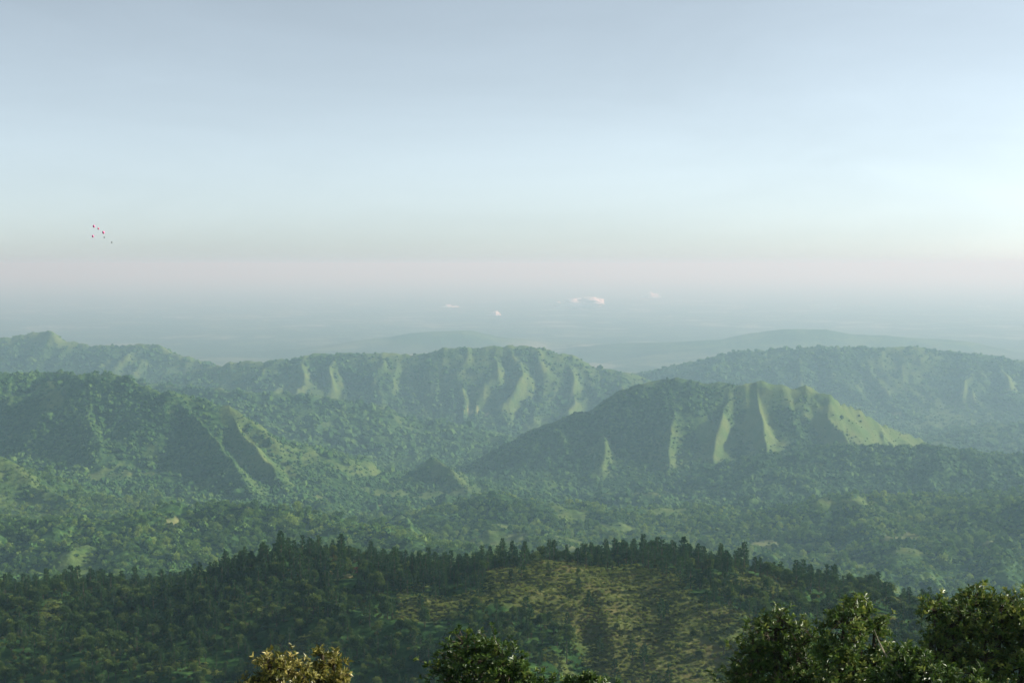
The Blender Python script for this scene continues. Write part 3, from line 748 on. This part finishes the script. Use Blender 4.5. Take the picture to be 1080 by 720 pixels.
# ------------------------------------------------------------------ foreground leafy trees (tree tops below the viewpoint)
def rosette_tree(name, top_px, lobes_px, Y, leafmat, label, cat, seed, ros=900, leaf=.15, group=None, depth=2.6, yellow=.0):
    """lobes_px: (px, py, radius in px, distance offset); the base stands on the ground below"""
    rg = np.random.default_rng(seed)
    L = []
    for px, py, rp, dy in lobes_px:
        c = np.array(P(px, py, Y + dy)); L.append((c, rp / 1500 * (Y + dy)))
    cx = np.mean([c[0] for c, r in L]); cy = Y + 1.0
    gz = ground_z(cx, cy)
    e = bpy.data.objects.new(name, None); C.objects.link(e); e.location = (cx, cy, gz)
    set3(e, label, cat, group)
    O = np.array([cx, cy, gz])
    zmin = min(c[2] - r for c, r in L)
    fork = np.array([cx, cy, gz + (zmin - gz) * .55]) - O
    tr = [tube((0, 0, -.6), fork, .30, .20, 9)]
    parts = []; tint = []
    tot = sum(r * r for c, r in L)
    for c, r in L:
        c = c - O
        mid = fork + (c - fork) * .55 + rg.normal(0, .25, 3)
        tr.append(tube(fork, mid, .15, .09, 6)); tr.append(tube(mid, c, .09, .05, 6))
        m = max(14, int(.62 * ros * r * r / tot)); u = unit(m, rg); flip = rg.random(m) < .6; u[:, 2] = np.where(flip, np.abs(u[:, 2]), u[:, 2])
        lump = 1 + .55 * noise3(u, 1.9, seed) + .35 * noise3(u, 4.5, seed + 9)
        rad = r * lump * (rg.uniform(.35, 1.02, m) ** .6 + (rg.random(m) < .12) * rg.uniform(.05, .35, m))
        q = c + u * rad[:, None] * [1, 1, .9]
        # branchlets
        nb = max(6, m // 7)
        hubs = c + (q[:nb] - c) * .55
        for hb in hubs: tr.append(tube(c, hb, .035, .018, 4))
        d2 = ((q[:, None, :] - hubs[None]) ** 2).sum(2); nh = d2.argmin(1)
        for k in range(m): tr.append(tube(hubs[nh[k]], q[k], .014, .007, 3))
        nl = 9
        ax = u + [0, 0, .5] + rg.normal(0, .25, (m, 3)); ax /= np.linalg.norm(ax, axis=1)[:, None]
        A = np.repeat(ax, nl, 0); Q = np.repeat(q, nl, 0)
        side = unit(m * nl, rg); side -= A * (side * A).sum(1)[:, None]; side /= np.linalg.norm(side, axis=1)[:, None]
        spread = rg.uniform(.5, 1.5, (m * nl, 1)); dirs = A * .75 + side * spread; dirs /= np.linalg.norm(dirs, axis=1)[:, None]
        bn = np.cross(dirs, A); bn /= np.linalg.norm(bn, axis=1)[:, None] + 1e-9; up = np.cross(bn, dirs)
        ll = (1.3 * leaf * rg.uniform(.7, 1.3, m * nl))[:, None]; ww = ll * .42
        Q = Q + A * rg.uniform(-.10, .04, (m * nl, 1))
        p0 = Q; p1 = Q + dirs * ll * .5 + bn * ww * .5 + up * ww * .18; p2 = Q + dirs * ll - up * ll * .12; p3 = Q + dirs * ll * .5 - bn * ww * .5 + up * ww * .18
        V = np.stack([p0, p1, p2, p3], 1).reshape(-1, 3); parts.append((V, np.arange(4 * m * nl).reshape(-1, 4)))
        rt_ = np.clip(rg.normal(.32, .24, m), 0, 1); t = np.repeat(rt_, nl) + rg.normal(0, .12, m * nl) + (rg.random(m * nl) < .05) * .5
        tint.append(np.repeat(np.clip(t, 0, 1), 4))
    V, F = merge(parts)
    link('crown', mesh_np('leaf_crown', V, F, leafmat, {'tint': np.concatenate(tint)}), e)
    Vs3 = [(v, f) for v, f in tr]
    V, F = merge(Vs3)
    link('trunk', mesh_np('leaf_trunk', V, F, m_bark), e)
    return e
FT = [
 ('broadleaf_tree', [(505,692,30,0),(480,708,24,1),(530,705,28,-.5),(552,722,24,0),(505,735,45,1),(575,735,22,0)], 44, m_leaf, 'dark glossy leaved treetop poking into the bottom edge left of centre', 1500, .135),
 ('broadleaf_tree', [(603,722,10,0),(622,718,10,0),(640,726,9,.5),(615,738,22,0)], 42, m_leaf, 'tip of a small leafy treetop just showing at the bottom edge', 300, .13),
 ('broadleaf_tree', [(283,702,18,0),(300,706,17,.5),(270,722,16,0),(318,716,14,0),(295,735,34,0)], 40, m_leaf_y, 'yellowing treetop with pale curled leaves at the bottom edge, left of its twin', 520, .125),
 ('broadleaf_tree', [(340,690,9,0),(352,697,12,.5),(336,712,14,0),(358,716,13,0),(345,735,28,0)], 41, m_leaf_y, 'narrower yellowing treetop with upright twigs, right of its twin', 380, .125),
 ('broadleaf_tree', [(818,664,24,0),(800,688,26,.5),(842,680,26,0),(792,720,34,1),(835,712,36,0),(860,735,40,0)], 50, m_leaf, 'dark treetop with sparse small leaves, leftmost of the right hand clump', 1900, .135),
 ('broadleaf_tree', [(905,645,21,1),(890,662,26,0),(922,668,20,1),(885,695,34,0),(915,708,34,1),(900,738,45,0)], 47, m_leaf, 'dark rounded treetop just left of the bare pale branch', 1900, .135),
 ('broadleaf_tree', [(1022,640,26,1),(985,646,20,0),(1058,645,27,0),(1005,665,30,0),(1040,672,34,1),(1085,662,34,0),(990,690,30,0),(1030,710,44,0),(1080,705,40,0),(1110,680,45,0)], 52, m_leaf, 'tall dense treetop filling the right edge above the bright green bush', 3400, .14),
 ('broadleaf_tree', [(955,702,26,0),(975,722,30,-.5),(940,728,28,0),(1000,735,32,-1),(1030,742,30,-1)], 38, m_leaf, 'bright green leafy bush top in front of the tall right hand tree', 1200, .12),
]
for k, (nm, lob, Y, mt, lb, ros, lf) in enumerate(FT):
    rosette_tree(nm, None, lob, Y, mt, lb, 'tree', 500 + k, ros, lf)

# bare pale branch among the right hand tree tops
def dead_branch():
    pts = [P(957, 724, 37.5), P(944, 706, 37.6), P(934, 690, 37.8), P(926, 674, 38), P(922, 664, 38)]
    base = np.array(pts[0]); gz = ground_z(base[0], base[1])
    e = bpy.data.objects.new('dead_tree', None); C.objects.link(e); e.location = (base[0] + .5, base[1], gz)
    set3(e, 'thin leafless pale branch slanting up between the right hand treetops', 'dead tree')
    O = np.array(e.location)
    tr = [tube(np.array([0, 0, -.5]), np.array(pts[0]) - O, .07, .035, 6)]
    rs = [.035, .028, .02, .014, .006]
    for k in range(4): tr.append(tube(np.array(pts[k]) - O, np.array(pts[k + 1]) - O, rs[k], rs[k + 1], 6))
    V, F = merge(tr); link('stem', mesh_np('dead_stem', V, F, m_deadwood), e)
    tw = []
    for k in range(1, 4):
        a = np.array(pts[k]) - O
        for s in (-1, 1):
            b_ = a + np.array([s * random.uniform(.1, .28), random.uniform(-.1, .1), random.uniform(.15, .4)]); tw.append(tube(a, b_, .009, .004, 4))
    V, F = merge(tw); link('twig', mesh_np('dead_twig', V, F, m_deadwood), e)
dead_branch()

# ------------------------------------------------------------------ bare pale bank on the knoll
def bank(px, py, Y, w_, h_, label, seed):
    V, F = ICO3; V = V.copy(); V *= (1 + .45 * noise3(V, 1.6, seed) + .35 * noise3(V, 4, seed + 5))[:, None]
    V *= [w_, w_ * .8, h_]
    M = NT('dry_earth', 0.95, .05); pos = M.n('ShaderNodeTexCoord').outputs['Object']
    M.l(M.ramp(M.noise(1.2, 4, pos), [(.3, (.20, .18, .07)), (.7, (.40, .37, .16))]), M.b.inputs['Base Color'])
    o = link('earth_bank', mesh_np('earth_bank', V, F, M.m, None, True)); x, y, z = P(px, py, Y); o.location = (x, y, ground_z(x, y) + h_ * .35)
    set3(o, label, 'earth bank')
bank(366, 601, 868, 3.4, 1.7, 'pale ochre bare earth bank beside the reddish tree on the pine knoll', 3)
bank(349, 599, 880, 1.6, 1.5, 'narrow pale strip of bare earth between pines, left of the larger bank', 8)

# ------------------------------------------------------------------ balloons drifting in the sky
def balloon(px, py, d, mat, label, group=None):
    x, y, z = P(px, py, d)
    e = bpy.data.objects.new('balloon', None); C.objects.link(e); e.location = (x, y, z); set3(e, label, 'balloon', group)
    n = 20; prof = []
    for k in range(n + 1):
        t = k / n * math.pi; r_ = math.sin(t) * .15 * (1 - .12 * (math.cos(t) < 0) * abs(math.cos(t))); zz = math.cos(t) * (.16 if math.cos(t) > 0 else .20)
        prof.append((r_, zz))
    m = 24; V = np.array([[r_ * math.cos(j * 2 * math.pi / m), r_ * math.sin(j * 2 * math.pi / m), zz] for r_, zz in prof for j in range(m)])
    F = np.array([[i * m + j, (i + 1) * m + j, (i + 1) * m + (j + 1) % m, i * m + (j + 1) % m] for i in range(n) for j in range(m)])
    link('envelope', mesh_np('envelope', V, F, mat, None, True), e)
    V, F = tube((0, 0, -.195), (0, 0, -.23), .006, .022, 10); link('knot', mesh_np('knot', V, F, mat), e)
    V, F = merge([tube((0.02 * math.sin(k), 0, -.23 - .12 * k), (0.02 * math.sin(k + 1), 0, -.35 - .12 * k), .002, .002, 4) for k in range(6)])
    link('string', mesh_np('string', V, F, m_string), e)
def rubber(name, c):
    M = NT(name, .3, .5); pos = M.n('ShaderNodeTexCoord').outputs['Object']
    M.l(M.ramp(M.noise(4, 2, pos), [(.3, c), (.7, tuple(min(1, q * 1.15) for q in c))]), M.b.inputs['Base Color']); return M.m
m_pink = rubber('pink_rubber', (.80, .16, .36)); m_pale = rubber('pale_pink_rubber', (.75, .15, .30)); m_grey = rubber('grey_rubber', (.18, .2, .2)); m_string = rubber('string_fibre', (.5, .5, .48))
balloon(99, 238.5, 185, m_pink, 'bright pink balloon, highest of the drifting bunch')
balloon(103.7, 241, 240, m_pale, 'pale pink balloon between the two bright pink ones')
balloon(109, 245, 175, m_pink, 'bright pink balloon at the right of the pink ones')
balloon(98, 249, 200, m_pink, 'pink balloon, lowest left of the bunch')
balloon(110, 250.2, 320, m_grey, 'tiny grey balloon under the right hand pink one')
balloon(118, 255.5, 300, m_grey, 'grey balloon, lowest and farthest right of the bunch')

# ------------------------------------------------------------------ low clouds over the far plain
Mc = NT('cloud_vapour', 1.0, 0.0); Mc.l(Mc.ramp(Mc.noise(.001, 4, Mc.n('ShaderNodeTexCoord').outputs['Object']), [(.3, (.78, .80, .80)), (.7, (.84, .86, .86))]), Mc.b.inputs['Base Color'])
def low_cloud(px, py, Y, wpx, hpx, label, seed):
    rg = np.random.default_rng(seed); parts = []; w_ = wpx / 1500 * Y / 2; h_ = hpx / 1500 * Y / 2
    for k in range(34):
        t = float(np.clip(rg.normal(0, .45), -1.1, 1.1)); s = rg.uniform(.14, .36) * (1.15 - abs(t) * .7)
        V, F = ICO3; V = V * (1 + .35 * noise3(V, 1.8, seed + k) + .2 * noise3(V, 4, seed + k + 9))[:, None]
        parts.append((V * [w_ * .42 * s * 1.6, w_ * .35 * s, h_ * s * 1.4] + [t * w_ * .8, rg.uniform(-.3, .3) * w_, h_ * (rg.uniform(-.35, .75) * (1 - .6 * abs(t)) - .2)], F))
    V, F = merge(parts); o = link('low_cloud', mesh_np('low_cloud', V, F, Mc.m, None, True)); o.location = P(px, py, Y)
    set3(o, label, 'cloud')
low_cloud(618, 319, 29000, 74, 13, 'longest white low cloud over the far plain right of centre', 1)
low_cloud(523, 333, 25000, 20, 11, 'small round white cloud left of the longest cloud', 2)
low_cloud(474, 325, 30000, 32, 9, 'faint streaky low cloud farthest left over the plain', 3)
low_cloud(686, 313, 38000, 26, 14, 'faint tall wisp of cloud right of the longest cloud', 4)

# ------------------------------------------------------------------ haze
import bmesh
bm = bmesh.new(); bmesh.ops.create_cube(bm, size=1)
me = bpy.data.meshes.new('haze'); bm.to_mesh(me); bm.free()
hz = link('haze', me); hz.scale = (340000, 340000, 1100); hz.location = (0, 0, -1015 + 550)
mh = bpy.data.materials.new('valley_haze'); mh.use_nodes = True; t = mh.node_tree; t.nodes.clear()
pv = t.nodes.new('ShaderNodeVolumePrincipled'); ou = t.nodes.new('ShaderNodeOutputMaterial')
pv.inputs['Color'].default_value = (.39,.62,.765,1); pv.inputs['Density'].default_value = 8.0e-5; pv.inputs['Anisotropy'].default_value = 0.2
pv.inputs['Absorption Color'].default_value = (.59, .18, .04, 1)
t.links.new(pv.outputs[0], ou.inputs['Volume']); me.materials.append(mh)
set3(hz, 'pale even haze filling the valley and whitening the far hills', 'haze', kind='stuff')
